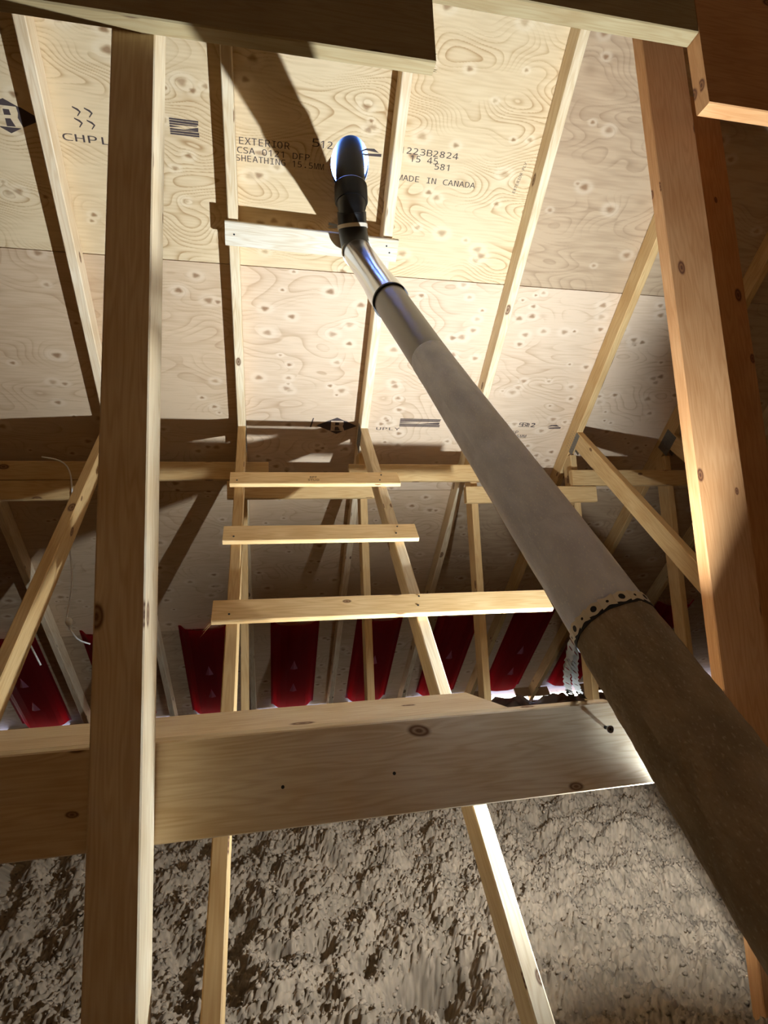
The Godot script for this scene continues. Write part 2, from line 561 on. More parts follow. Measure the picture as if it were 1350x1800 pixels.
func stamps(panel: Node, dx: float, ds: float, first: bool):
	diamond(panel, -0.955 + dx, 2.575 + ds, 0.215, 0.10)
	if first:
		var chev := func(x, s, a): stamp_shape(panel, "printed_mark", [[Vector2(0, 0.014), Vector2(0.018, 0.008), Vector2(0.026, 0.0), Vector2(0.014, -0.014), Vector2(0.011, -0.013), Vector2(0.020, -0.001), Vector2(0.012, 0.004), Vector2(0, 0.010)]], x, s)
		chev.call(-0.634, 2.487, 0); chev.call(-0.596, 2.487, 0); chev.call(-0.634, 2.520, 0); chev.call(-0.594, 2.522, 0)
		stamp_text(panel, "CHPLY", -0.684, 2.578 + ds, 0.022, 0.20)
	else:
		stamp_text(panel, "UPLY", 0.585, 3.765, 0.016, 0.13)
	bars(panel, -0.318 + dx if first else 0.708, 2.522 + ds, 0.10 if first else 0.225, 0.050)
	stamp_text(panel, "EXTERIOR", -0.078 + dx, 2.527 + ds, 0.022, 0.185)
	stamp_text(panel, "CSA 0121 DFP", -0.086 + dx, 2.556 + ds, 0.020, 0.268)
	stamp_text(panel, "SHEATHING 15.5MM", -0.092 + dx, 2.582 + ds, 0.020, 0.33)
	stamp_text(panel, "5", 0.190 + dx, 2.508 + ds, 0.026, 0.028)
	stamp_text(panel, "12", 0.222 + dx, 2.510 + ds, 0.024, 0.045)
	stamp_shape(panel, "printed_emblem", [[Vector2(0, 0.015), Vector2(0.02, 0.028), Vector2(0.055, 0.03), Vector2(0.075, 0.018), Vector2(0.03, 0.022)], [Vector2(0.005, 0.010), Vector2(0.085, 0.016), Vector2(0.085, 0.006), Vector2(0.02, 0.004)]], 0.372 + dx if first else 1.565, 2.522 + ds)
	if first:
		stamp_text(panel, "1223B2824", 0.530, 2.495, 0.021, 0.235)
		stamp_text(panel, "15 45", 0.573, 2.520, 0.022, 0.112)
		stamp_text(panel, "581", 0.675, 2.537, 0.021, 0.060)
		stamp_text(panel, "MADE IN CANADA", 0.532, 2.588, 0.020, 0.325)
		stamp_text(panel, "EXTERIOR PLY", 1.034, 2.590, 0.012, 0.115, deg_to_rad(79))
	else:
		stamp_shape(panel, "printed_mark", [[Vector2(0, 0), Vector2(0.008, 0), Vector2(0.020, 0.055), Vector2(0.014, 0.055)]], 0.232, 3.755)
		stamp_text(panel, "512", 1.39, 3.728, 0.026, 0.10)

func build_roof():
	var roof := Node3D.new()
	roof.name = "ceiling"
	add_child(roof)
	roof.set_meta("kind", "structure")
	roof.set_meta("label", "sloping plywood underside of the roof, sheet by sheet")
	var rows := [-1.03, 0.525, 1.744, 2.963, 4.182, 5.401, 6.62]
	for r in rows.size() - 1:
		var shift := 0.0 if r % 2 == 0 else 1.2192
		for c in 4:
			var x0 := -1.327 - 2.4384 + c * 2.4384 + shift - (2.4384 if r % 2 == 1 else 0.0)
			var x1 := x0 + 2.4384
			x0 = maxf(x0, -3.2); x1 = minf(x1, 4.4)
			if x1 - x0 < 0.1: continue
			var first := r == 2 and absf(x0 + 1.327) < 0.01
			var kind := (r * 3 + c * 2 + 3) % 4
			if r == 2: kind = [3, 0, 2, 2][c]
			if r == 3: kind = [3, 3, 1, 2][c]
			if r >= 4: kind = [2, 3][(c + r) % 2]
			var holed: bool = x0 < HOLE_X - 0.2 and x1 > HOLE_X + 0.2 and rows[r] < HOLE_S - 0.2 and rows[r + 1] > HOLE_S + 0.2
			var p := put("plywood_panel", slab(x0, x1, rows[r], rows[r + 1], 0.0125, 0.0016, holed), M["ply%d" % kind], roof, deck_frame(x0, rows[r + 1], DECK))
			if first: stamps(p, 0.0, 0.0, true)
			if r == 3 and x0 < 0.3 and x1 > 1.7: stamps(p, 1.2192, 1.2192, false)
	put("roofing_felt", slab(-3.3, 4.5, -1.03, 6.64, 0.02, 0.0, true), M.felt, roof, deck_frame(-3.3, 6.64, DECK + 0.0127))
	# the other slope, behind the camera
	var ridge := roof_point(0, -1.03, DECK)
	var bk := Transform3D(Basis(Vector3(1, 0, 0), Vector3(0, SA, -CA), Vector3(0, -CA, -SA)), Vector3(-3.3, ridge.y - SA * 7.7, ridge.z + CA * 7.7))
	var rear := put("plywood_panel", slab(-3.3, 4.5, 0, 7.7, 0.03, 0.0, false), M.ply3, roof, bk)
	rear.set_meta("label", "plywood of the opposite roof slope")

func build_shell():
	var top := 4.6 + H
	for e in [["wall_left", -3.35], ["wall_right", 4.45]]:
		var o := put(e[0], timber_mesh(12.5, top + 0.4, 0.12), M.ply3, self, Transform3D(Basis(Vector3(0, 0, 1), Vector3.UP, Vector3.LEFT), Vector3(e[1], top / 2 - 0.2, 0.8)))
		tag(o, "gable end wall of the attic, plywood", "", "", "structure")
	var f := put("floor", timber_mesh(7.9, 12.2, 0.15), M.drywall, self, Transform3D(Basis(Vector3.RIGHT, Vector3.FORWARD, Vector3.UP), Vector3(0.55, -0.08, 0.8)))
	tag(f, "ceiling board of the storey below, under the insulation", "", "", "structure")
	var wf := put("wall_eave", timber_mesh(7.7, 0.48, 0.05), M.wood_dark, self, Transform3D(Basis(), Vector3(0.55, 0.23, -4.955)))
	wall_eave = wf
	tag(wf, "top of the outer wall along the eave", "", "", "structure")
	var wr := put("wall_rear", timber_mesh(7.7, 0.62, 0.14), M.wood_dark, self, Transform3D(Basis(), Vector3(0.55, 0.31, 6.5)))
	tag(wr, "top of the outer wall at the far eave", "", "", "structure")

# ==================================================================== insulation
var n_big: FastNoiseLite
var n_mid: FastNoiseLite
var n_cell: FastNoiseLite
var n_fine: FastNoiseLite

func fluff(x: float, z: float) -> float:
	var y := -1.22 + 0.055 * n_big.get_noise_2d(x, z)
	y += 0.05 * n_mid.get_noise_2d(x, z) + 0.022 * absf(n_cell.get_noise_2d(x, z)) + 0.012 * absf(n_cell.get_noise_2d(x * 2.6 + 7.0, z * 2.6)) + 0.014 * absf(n_fine.get_noise_2d(x, z)) + 0.008 * n_fine.get_noise_2d(z * 1.7, x * 1.7)
	for q in [[0.465, -1.87, 0.10, 0.22], [0.40, -1.90, 0.06, 0.08], [0.163, -2.08, 0.05, 0.10], [0.02, -2.06, 0.035, 0.06], [0.30, -2.0, 0.03, 0.05]]:
		var d: float = Vector2(x - q[0], (z - q[1]) * 1.2).length() / q[2]
		y -= q[3] * exp(-d * d)
	y += 0.10 * exp(-Vector2((x - 0.75) / 0.35, (z + 1.45) / 0.18).length_squared()) * 0.5
	y += 0.24 * smoothstep(-1.5, -2.9, z)
	return y

func build_insulation():
	n_big = noise(4, 1.1, 2); n_mid = noise(5, 5.5, 2); n_fine = noise(7, 80.0, 2)
	n_cell = noise(6, 24.0, 1)
	var tint := noise(8, 9.0, 3); var tint2 := noise(9, 60.0, 2)
	var xs := []; var zs := []
	var x := -3.2
	while x < 4.3:
		xs.append(x)
		x += 0.0065 if x > -1.0 and x < 1.9 else 0.05
	var z := -4.88
	while z < 2.0:
		zs.append(z)
		z += 0.0065 if z > -3.15 and z < -1.4 else 0.05
	var nx := xs.size(); var nz := zs.size()
	var v := PackedVector3Array(); var col := PackedColorArray(); var idx := PackedInt32Array()
	v.resize(nx * nz); col.resize(nx * nz)
	var c0 := Color(0.15, 0.11, 0.07); var c1 := Color(0.29, 0.212, 0.136)
	for j in nz:
		for i in nx:
			var px: float = xs[i]; var pz: float = zs[j]
			v[j * nx + i] = P(px + 0.004 * n_fine.get_noise_2d(px + 9, pz), fluff(px, pz), pz + 0.004 * n_fine.get_noise_2d(px, pz + 9))
			col[j * nx + i] = c0.lerp(c1, clampf(0.5 + tint.get_noise_2d(px, pz) * 0.6 + tint2.get_noise_2d(px, pz) * 0.7, 0, 1))
	idx.resize((nx - 1) * (nz - 1) * 6)
	var k := 0
	for j in nz - 1:
		for i in nx - 1:
			var a := j * nx + i
			idx[k] = a; idx[k + 1] = a + 1; idx[k + 2] = a + nx
			idx[k + 3] = a + 1; idx[k + 4] = a + nx + 1; idx[k + 5] = a + nx
			k += 6
	var nrm := PackedVector3Array(); nrm.resize(nx * nz)
	for j in nz:
		for i in nx:
			var l := v[j * nx + maxi(i - 1, 0)]; var r := v[j * nx + mini(i + 1, nx - 1)]
			var u := v[maxi(j - 1, 0) * nx + i]; var d := v[mini(j + 1, nz - 1) * nx + i]
			nrm[j * nx + i] = (d - u).cross(r - l).normalized()
	var arr := []
	arr.resize(Mesh.ARRAY_MAX)
	arr[Mesh.ARRAY_VERTEX] = v; arr[Mesh.ARRAY_NORMAL] = nrm; arr[Mesh.ARRAY_COLOR] = col; arr[Mesh.ARRAY_INDEX] = idx
	var am := ArrayMesh.new()
	am.add_surface_from_arrays(Mesh.PRIMITIVE_TRIANGLES, arr)
	var o := put("loose_insulation", am, M.ins, self)
	tag(o, "lumpy grey brown loose fill insulation covering the attic floor", "insulation", "", "stuff")
	# loose tufts lying on it
	var r2 := RandomNumberGenerator.new(); r2.seed = 5
	var st := SphereMesh.new(); st.radius = 1.0; st.height = 2.0; st.radial_segments = 9; st.rings = 5
	var sa := st.get_mesh_arrays()
	var sv: PackedVector3Array = sa[Mesh.ARRAY_VERTEX]
	var bn := noise(12, 1.3, 3)
	for i in sv.size(): sv[i] = sv[i] * (1.0 + 0.75 * bn.get_noise_3dv(sv[i]))
	sa[Mesh.ARRAY_VERTEX] = sv
	var bm := ArrayMesh.new()
	bm.add_surface_from_arrays(Mesh.PRIMITIVE_TRIANGLES, sa)
	var mm := MultiMesh.new()
	mm.transform_format = MultiMesh.TRANSFORM_3D
	mm.use_colors = true
	mm.mesh = bm
	mm.instance_count = 14000
	for i in 14000:
		var px := r2.randf_range(-1.5, 2.2); var pz := r2.randf_range(-3.15, -1.25)
		var sz := 0.0018 + 0.0055 * pow(r2.randf(), 2.5)
		var b := Basis.from_euler(Vector3(r2.randf() * TAU, r2.randf() * TAU, r2.randf() * TAU)).scaled(Vector3(sz * r2.randf_range(0.8, 1.6), sz, sz))
		mm.set_instance_transform(i, Transform3D(b, P(px, fluff(px, pz) + sz * 0.25, pz)))
		mm.set_instance_color(i, c0.lerp(c1, clampf(0.25 + r2.randf() * 0.8, 0, 1)))
	var t := MultiMeshInstance3D.new()
	t.multimesh = mm
	t.name = "tufts"
	t.material_override = M.ins
	t.set_meta("kind", "stuff")
	o.add_child(t, true)

# ==================================================================== trusses
func web_point(x: float, q: float, off := 0.0) -> Vector3:
	# a point on the front edge of the sloping webs, q metres in front of the eye; off lifts it off that edge
	return P(x, -1.92 + q + off * 0.70711, -q + off * 0.70711)

func plate_mesh(w: float, h: float) -> ArrayMesh:
	# a nail plate: thin sheet with rows of punched teeth slots, raised lips
	var st := begin()
	var t := 0.0012
	quad(st, Vector3(-w / 2, -h / 2, t), Vector3(w / 2, -h / 2, t), Vector3(w / 2, h / 2, t), Vector3(-w / 2, h / 2, t), Vector3(0, 0, 1))
	for e in [[Vector2(-w / 2, -h / 2), Vector2(w / 2, -h / 2), Vector3.DOWN], [Vector2(w / 2, -h / 2), Vector2(w / 2, h / 2), Vector3.RIGHT], [Vector2(w / 2, h / 2), Vector2(-w / 2, h / 2), Vector3.UP], [Vector2(-w / 2, h / 2), Vector2(-w / 2, -h / 2), Vector3.LEFT]]:
		quad(st, Vector3(e[0].x, e[0].y, 0), Vector3(e[1].x, e[1].y, 0), Vector3(e[1].x, e[1].y, t), Vector3(e[0].x, e[0].y, t), e[2])
	for i in 7:
		for j in 4:
			var c := Vector3((i - 3) * w / 8.0, (j - 1.5) * h / 5.0, t)
			var top := c + Vector3(0, 0, 0.0016)
			var a := c + Vector3(-0.002, -0.005, 0); var b := c + Vector3(0.002, -0.005, 0); var d := c + Vector3(0.002, 0.005, 0); var e2 := c + Vector3(-0.002, 0.005, 0)
			for q in [[a, b], [b, d], [d, e2], [e2, a]]:
				tri(st, q[0], q[1], top, ((q[0] + q[1]) / 2 - c).normalized() + Vector3(0, 0, 0.6))
	return st.commit()

func build_trusses():
	var labels := [
		"roof truss at the left edge, its rafter only seen low behind the sloping web",
		"roof truss with pale rafter left of the near upright post and web running off left",
		"roof truss left of the vent pipe, carrying the left ends of the steps",
		"roof truss just right of the vent hole, carrying the right ends of the steps",
		"roof truss with bright edged rafter one bay right of the vent hole",
		"roof truss with a cracked rafter and a bare sloping web behind the wide post",
		"roof truss glimpsed behind and right of the wide brown post",
		"farthest right roof truss, mostly hidden behind the right hand posts"]
	var proto: Node3D
	for k in 8:
		var x := -0.108 + 0.6096 * (k - 2)
		var t := thing("roof_truss", labels[k], "roof truss", P(x, -1.3, -2.9))
		var mats := [M.wood_pale, M.wood_pale, M.wood, M.wood_pale, M.wood_b, M.wood_tan, M.wood_tan, M.wood]
		var a := roof_point(x, -1.0, BOT + 0.0445); var b := roof_point(x, 6.52, BOT + 0.0445)
		timber("rafter", t, a, b, 0.089, 0.038, Vector3(0, CA, -SA), mats[k])
		timber("web", t, web_point(x, 2.79, -0.0445), web_point(x, 0.62, -0.0445), 0.089, 0.038, Vector3(0, 0.70711, 0.70711), M.wood_tan if k != 3 else M.wood, 0.0, 0.0)
		timber("stud", t, P(x, -1.32, -2.9145), P(x, 0.75, -2.9145), 0.089, 0.038, Vector3(0, 0, 1), M.wood_tan)
		if k == 5:
			var st := begin()
			for i in 10:
				var s0 := 3.02 + 0.045 * i; var s1 := s0 + 0.045
				var w0 := 0.0045 * sin(PI * i / 10.0); var w1 := 0.0045 * sin(PI * (i + 1) / 10.0)
				var j0 := x + 0.011 + 0.0015 * sin(i * 2.1); var j1 := x + 0.011 + 0.0015 * sin((i + 1) * 2.1)
				quad(st, roof_point(j0 - w0, s0, BOT - 0.0006), roof_point(j0 + w0, s0, BOT - 0.0006), roof_point(j1 + w1, s1, BOT - 0.0006), roof_point(j1 - w1, s1, BOT - 0.0006), Vector3(0, -CA, SA))
			put("crack", st.commit(), M.rubber, t)
		for s in [-1, 1]:
			put("nail_plate", plate_mesh(0.13, 0.09), M.plate, t, Transform3D(Basis(Vector3(0, -SA, -CA), Vector3(0, CA, -SA), Vector3(1, 0, 0)) if s > 0 else Basis(Vector3(0, SA, CA), Vector3(0, CA, -SA), Vector3(-1, 0, 0)), roof_point(x + s * 0.0192, 3.70, BOT + 0.01)))

func nails(parent: Node, pts: Array, n: Vector3):
	for p in pts:
		var st := CylinderMesh.new()
		st.top_radius = 0.0035; st.bottom_radius = 0.0035; st.height = 0.002; st.radial_segments = 10; st.rings = 1
		put("nail", st, M.rubber, parent, Transform3D(Basis(Quaternion(Vector3.UP, n)), p))

# ==================================================================== loose members
func build_members():
	# posts
	var t := box_between("timber_post", self, P(-0.304, -1.40, -1.241), P(-0.217, 1.385, -1.115), M.wood_b)
	tag(t, "tall narrow upright post near the camera on the left, dark front and bright right side", "post")
	var t2 := box_between("timber_post", self, P(1.270, -1.40, -1.495), P(1.434, 1.93, -1.450), M.wood_red)
	tag(t2, "wide reddish brown upright plank post on the right beside the pipe", "post")
	var t3 := box_between("timber_post", self, P(1.527, -1.40, -1.590), P(1.648, 1.75, -1.550), M.wood_red)
	tag(t3, "dark upright post directly behind and right of the wide plank post", "post")
	# upper beams
	var b1 := thing("ceiling_beam", "dark beam across the top left with a broken splintered right end", "beam", P(-1.0, 1.293, -1.096))
	put("plank", timber_mesh(2.895, 0.184, 0.038), M.wood_old, b1, Transform3D(Basis(), P(-1.0525, 1.293, -1.096)))
	var sp := begin()
	var r := RandomNumberGenerator.new(); r.seed = 3
	for i in 14:
		var y := 1.205 + 0.05 * r.randf(); var z := -1.112 + 0.03 * r.randf(); var l := r.randf_range(0.003, 0.014)
		var p := P(0.393, y, z); var q := p + Vector3(l, r.randf_range(-0.003, 0.003), r.randf_range(-0.002, 0.002))
		tri(sp, p + Vector3(0, 0.0025, 0), p - Vector3(0, 0.0025, 0), q, Vector3(0, 0, 1))
		tri(sp, p + Vector3(0, 0, 0.0025), p - Vector3(0, 0, 0.0025), q, Vector3(0, 1, 0))
	put("splinters", sp.commit(), M.wood_old, b1)
	var b2 := box_between("ceiling_beam", self, P(-0.3, 1.557, -1.235), P(1.231, 1.745, -1.186), M.wood_old)
	tag(b2, "beam at the top centre right with pale underside above the wide plank post", "beam")
	var b3 := box_between("ceiling_beam", self, P(1.233, 1.330, -1.235), P(3.4, 1.745, -1.186), M.wood_red)
	tag(b3, "deep dark beam in the top right corner, hanging lower than its neighbour", "beam")
	# the low beam: one plank on edge, flat planks behind its top edge
	var g := thing("low_beam", "deep plank set on edge across the middle, brown front with a bolt at right", "beam", P(-0.8, -0.36, -1.269))
	put("plank", timber_mesh(3.298, 0.190, 0.038, 0.003, 0.0, -0.105), M.wood_b, g, Transform3D(Basis(), P(-0.814, -0.359, -1.262)))
	var bolt := CylinderMesh.new()
	bolt.top_radius = 0.004; bolt.bottom_radius = 0.004; bolt.height = 0.022; bolt.radial_segments = 12
	put("bolt", bolt, M.rubber, g, Transform3D(Basis(Quaternion(Vector3.UP, Vector3(0, 0, 1))), P(0.761, -0.320, -1.234)))
	put("washer", ring_mesh(P(0.761, -0.320, -1.223), Vector3(0, 0, 1), 0.0035, 0.0085, 0.003, 20), M.nail, g)
	nails(g, [P(0.028, -0.373, -1.2425), P(0.26, -0.370, -1.2425)], Vector3(0, 0, 1))
	var c1 := put("flat_plank", timber_mesh(0.815, 0.235, 0.038, 0.003, 0.0, -0.02), M.wood_pale, self, Transform3D(Basis(Vector3.RIGHT, Vector3.FORWARD, Vector3.UP), P(0.125, -0.284, -1.399)))
	tag(c1, "wide flat plank behind the low beam's top edge, right end cut at an angle", "plank")
	var c2 := put("flat_plank", timber_mesh(2.1, 0.105, 0.038), M.wood_pale, self, Transform3D(Basis(Vector3.RIGHT, Vector3.FORWARD, Vector3.UP), P(-1.34, -0.284, -1.334)))
	tag(c2, "flat plank left of the near post, lying against the low beam", "plank")
	var c3 := put("flat_plank", timber_mesh(2.1, 0.135, 0.038), M.wood_pale, self, Transform3D(Basis(Vector3.RIGHT, Vector3.FORWARD, Vector3.UP), P(-1.33, -0.286, -1.455)))
	tag(c3, "flat plank left of the near post, second one behind the low beam", "plank")
	# cross braces nailed to the studs
	for e in [
		[-2.3, 0.019, 0.645, "brace board behind the near left post, upper one, ending above the top step"],
		[-2.3, -0.86, 0.5525, "brace board at the far left, lower one under a longer board"],
		[-0.182, 0.60, 0.549, "brace board just behind and below the top step"],
		[0.424, 1.26, 0.637, "brace board right of the top step, upper one running behind the pipe"],
		[1.05, 1.82, 0.518, "brace board right of the pipe, lower one ending at the bare web"],
		[1.68, 2.60, 0.611, "brace board behind the bare sloping web, upper one at far right"]]:
		var br := timber("brace_board", self, P(e[0], e[2], -2.850), P(e[1], e[2], -2.850), 0.089, 0.038, Vector3.UP, M.wood_tan)
		tag(br, e[3], "brace", "")

func build_steps():
	var n := Vector3(0, 0.70711, 0.70711); var up := Vector3(0, 0.70711, -0.70711)
	var spec := [
		["timber_step", -0.143, 0.583, 2.425, 0.0, "top step board nailed across the two sloping webs, with faint lettering", M.wood_warm_lit],
		["timber_step", -0.152, 0.580, 2.160, -0.005, "middle step board across the webs with a knot near its middle", M.wood_warm_lit],
		["timber_step", -0.166, 0.968, 1.886, -0.012, "lowest and longest step board, splintered left end, reaching behind the pipe", M.wood_warm_lit]]
	for e in spec:
		var a := web_point(e[1], e[3], 0.0105); var b := web_point(e[2], e[3] + e[4], 0.0105)
		var o := thing(e[0], e[5], "step", (a + b) / 2)
		timber("board", o, a, b, 0.092, 0.019, up, e[6])
		var pts := []
		for x in [-0.108, 0.5]:
			for k in [-0.02, 0.022]:
				if k < 0 or x > 0: pts.append(web_point(x + k * 0.3, e[3] + k * 0.7, 0.0205))
		nails(o, pts, n)
		if e[3] > 2.4:
			for q in [["SPF", 0.004], ["STUD", -0.018]]:
				var t := TextMesh.new()
				t.text = q[0]; t.font_size = 16; t.pixel_size = 0.0012; t.depth = 0.0005; t.curve_step = 3.0
				put("printed_lettering", t, M.wood_dark, o, Transform3D(Basis(Vector3.RIGHT, up, n), web_point(0.205, e[3], 0.0203) + up * q[1]))
		if e[3] < 2.0:
			var st := begin()
			for i in 5:
				var y0 := -0.046 + 0.008 * i
				var p := a + up * y0 + Vector3(0.001, 0, 0); var q2 := p + Vector3(-0.012 - 0.006 * (4 - i), -0.012 * (4 - i) * 0.9, 0.004)
				tri(st, p + up * 0.002, p - up * 0.002, q2, n)
				tri(st, p + n * 0.002, p - n * 0.002, q2, up)
			put("splinters", st.commit(), e[6], o)
	# the board strapped across the rafters beside the pipe
	var a2 := roof_point(-0.139, 2.727, BOT - 0.0105); var b2 := roof_point(0.546, 2.742, BOT - 0.0105)
	var bo := thing("support_board", "whitish board nailed across two rafters behind the pipe's elbow", "board", (a2 + b2) / 2)
	timber("board", bo, a2, b2, 0.089, 0.019, Vector3(0, SA, CA), M.wood_white)
	nails(bo, [roof_point(-0.105, 2.72, BOT - 0.0205), roof_point(0.513, 2.74, BOT - 0.0205), roof_point(0.498, 2.715, BOT - 0.0205)], Vector3(0, -CA, SA))

# ==================================================================== the vent pipe
const TOP := Vector3(0.338, 0.0, -1.957)
const B1 := Vector3(0.356, 1.369, -2.042)
const B2 := Vector3(0.5069, -0.0580, -0.7800)

func along(k: float) -> Vector3:
	var p := B1.lerp(B2, k)
	return P(p.x, p.y, p.z)

func build_pipe():
	var o := thing("vent_pipe", "long grey vent pipe slanting from the lit roof hole to the lower right", "pipe", along(1.0))
	var d := (along(1) - along(0)).normalized()
	# black plastic stack through the roof
	put("stack", tube_mesh([P(TOP.x, 2.1, TOP.z), P(TOP.x, 1.54, TOP.z)], [0.056, 0.056], 40), M.abs, o)
	put("coupling", tube_mesh([P(TOP.x, 1.572, TOP.z), P(TOP.x, 1.567, TOP.z), P(TOP.x, 1.562, TOP.z), P(TOP.x, 1.502, TOP.z), P(TOP.x, 1.496, TOP.z)], [0.057, 0.062, 0.0635, 0.0635, 0.058], 40), M.abs, o)
	put("reducer", tube_mesh([P(TOP.x, 1.50, TOP.z), P(TOP.x + 0.001, 1.478, TOP.z - 0.002), P(TOP.x + 0.001, 1.470, TOP.z - 0.004), P(TOP.x + 0.002, 1.445, TOP.z - 0.013)], [0.056, 0.055, 0.052, 0.052], 40), M.abs, o)
	var elbow := []
	var e0 := P(TOP.x + 0.001, 1.465, TOP.z - 0.006); var e1 := P(0.349, 1.395, -2.025)
	for i in 11:
		var f := i / 10.0
		elbow.append(e0.lerp(e1, f).lerp(e1.lerp(along(0.035), f), f))
	put("elbow", tube_mesh(elbow, radii(11, 0.0555), 40), M.abs, o)
	put("clamp_band", ring_mesh(elbow[3], (elbow[4] - elbow[2]).normalized(), 0.054, 0.0585, 0.013), M.strap, o)
	put("clamp_band", ring_mesh(along(0.030), d, 0.054, 0.0590, 0.013), M.strap, o)
	var ear := begin()
	for s in [-1, 1]:
		var c := P(TOP.x - 0.085, 1.425, TOP.z - 0.05)
		quad(ear, c + Vector3(0, 0.006 * s, 0), c + Vector3(0.034, 0.003 * s, 0), c + Vector3(0.034, 0.003 * s, 0.012), c + Vector3(0, 0.010 * s, 0.012), Vector3(0, s, 0))
	put("clamp_ear", ear.commit(), M.plate, o)
	# galvanised run
	put("steel_pipe", tube_mesh([along(0.03), along(0.26)], [0.0540, 0.0525], 56), M.steel, o)
	put("steel_flare", tube_mesh([along(0.20), along(0.225), along(0.265), along(0.305)], [0.0522, 0.0550, 0.0580, 0.0582], 56), M.steel, o)
	put("gasket", ring_mesh(along(0.305), d, 0.050, 0.0596, 0.010, 48), M.rubber, o)
	put("steel_sleeve", tube_mesh([along(0.304), along(0.60)], [0.0545, 0.0510], 56), M.dusty_steel, o)
	# grey jacket
	var dn := noise(44, 0.06, 3)
	var path := []; var rad := []
	for i in 60:
		var k := 0.525 + (1.01 - 0.525) * i / 59.0
		path.append(along(k)); rad.append(lerpf(0.0525, 0.0605, smoothstep(0.53, 1.0, k)))
	put("jacket", tube_mesh(path, rad, 72, true, 1.4, 0.0008, dn), M.jacket, o)
	path = []; rad = []
	for i in 70:
		var k := 1.004 + (1.34 - 1.004) * i / 69.0
		path.append(along(k)); rad.append(lerpf(0.0622, 0.0690, clampf((k - 1.0) / 0.16, 0, 1)))
	put("dusty_jacket", tube_mesh(path, rad, 72, true, 1.4, 0.0022, noise(45, 0.32, 3)), M.jacket_dusty, o)
	build_strap(along(0.998), d, 0.0640)

func build_strap(c: Vector3, d: Vector3, r: float):
	# perforated hanger strap: large and small holes in turn, scalloped edges; a loop round the pipe and two tails down to the beam
	var o := thing("hanger_strap", "perforated metal strap looped round the pipe and tied down to the low beam", "strap", c)
	var side := d.cross(Vector3(0, 1, 0)).normalized()
	var up := side.cross(d).normalized()
	if up.y < 0: up = -up
	var loop := []
	for i in 65:
		var an := TAU * i / 64.0 - PI * 0.75
		loop.append([c + (side * cos(an) + up * sin(an)) * r, d, side * cos(an) + up * sin(an)])
	put("band", ribbon(loop, 18), M.strap, o)
	put("dark_band", ring_mesh(c + d * 0.0035, d, 0.0605, 0.0634, 0.018, 64), M.rubber, o)  # dark ring behind the strap, seen through its holes and below its edge
	var foot := P(0.722, -0.262, -1.285)
	for e in [[-0.80, Vector3(-0.012, 0, 0)], [-0.70, Vector3(0.018, 0, -0.005)]]:
		var an: float = PI * e[0]
		var out := side * cos(an) + up * sin(an)
		if out.x > 0: out = -side * cos(an) + up * sin(an)
		var top := c + out * (r + 0.001)
		var tail := []
		for i in 17:
			var f := i / 16.0
			var p := top.lerp(foot + e[1], f) + out * 0.012 * sin(f * PI)
			tail.append([p, d.slerp(Vector3(0.8, 0, 0.6), f).normalized(), Vector3(0, 0.1, 1)])
		put("tail", ribbon(tail, 8), M.plate, o)

func ribbon(pts: Array, cells: int) -> ArrayMesh:
	var st := begin()
	var half := 0.0095
	var sample := func(u: float, v: float):
		var f := clampf(u, 0, 1) * (pts.size() - 1)
		var i := mini(int(f), pts.size() - 2)
		var t := f - i
		return (pts[i][0] as Vector3).lerp(pts[i + 1][0], t) + (pts[i][1] as Vector3).lerp(pts[i + 1][1], t).normalized() * v
	var nat := func(u: float): return pts[mini(int(clampf(u, 0, 1) * (pts.size() - 1)), pts.size() - 1)][2]
	for cidx in cells:
		var big := cidx % 2 == 0
		var u0 := float(cidx) / cells; var u1 := float(cidx + 1) / cells
		var uc := (u0 + u1) / 2
		var du := (u1 - u0) / 2
		var hr := 0.0048 if big else 0.0022
		var total := 0.0
		for i in pts.size() - 1: total += pts[i][0].distance_to(pts[i + 1][0])
		var hu := hr / total
		var n := 24
		for i in n:
			var q := []
			for t in [i, i + 1]:
				var an: float = TAU * t / n
				var cs := cos(an); var sn := sin(an)
				var m := maxf(absf(cs), absf(sn))
				q.append(Vector2(uc + hu * cs, hr * sn))
				var uu := uc + du * cs / m
				var w := half * (0.86 + 0.16 * cos((uu - uc) / du * PI) * (1.0 if big else -1.0))
				q.append(Vector2(uu, w * sn / m))
			var nn: Vector3 = nat.call(uc)
			quad(st, sample.call(q[0].x, q[0].y), sample.call(q[1].x, q[1].y), sample.call(q[3].x, q[3].y), sample.call(q[2].x, q[2].y), nn)
	return st.commit()

# ==================================================================== the eave
func baffle_mesh() -> ArrayMesh:
	# foam rafter vent in the deck's own axes (x across the bay, y up the slope, z into the room): flat flanges, one raised channel, dimples
	var st := begin()
	var prof := [Vector2(-0.17, 0.003), Vector2(-0.155, 0.004), Vector2(-0.145, 0.012), Vector2(-0.125, 0.034), Vector2(-0.10, 0.048), Vector2(-0.05, 0.055), Vector2(0.05, 0.055), Vector2(0.10, 0.048), Vector2(0.125, 0.034), Vector2(0.145, 0.012), Vector2(0.155, 0.004), Vector2(0.17, 0.003)]
	var l := 1.08
	var segs := 12
	for i in prof.size() - 1:
		for k in segs:
			var y0 := l * k / segs; var y1 := l * (k + 1) / segs
			var e := prof[i + 1] - prof[i] as Vector2
			quad(st, Vector3(prof[i].x, y0, prof[i].y), Vector3(prof[i + 1].x, y0, prof[i + 1].y), Vector3(prof[i + 1].x, y1, prof[i + 1].y), Vector3(prof[i].x, y1, prof[i].y), Vector3(-e.y, 0, e.x).normalized())
	return st.commit()

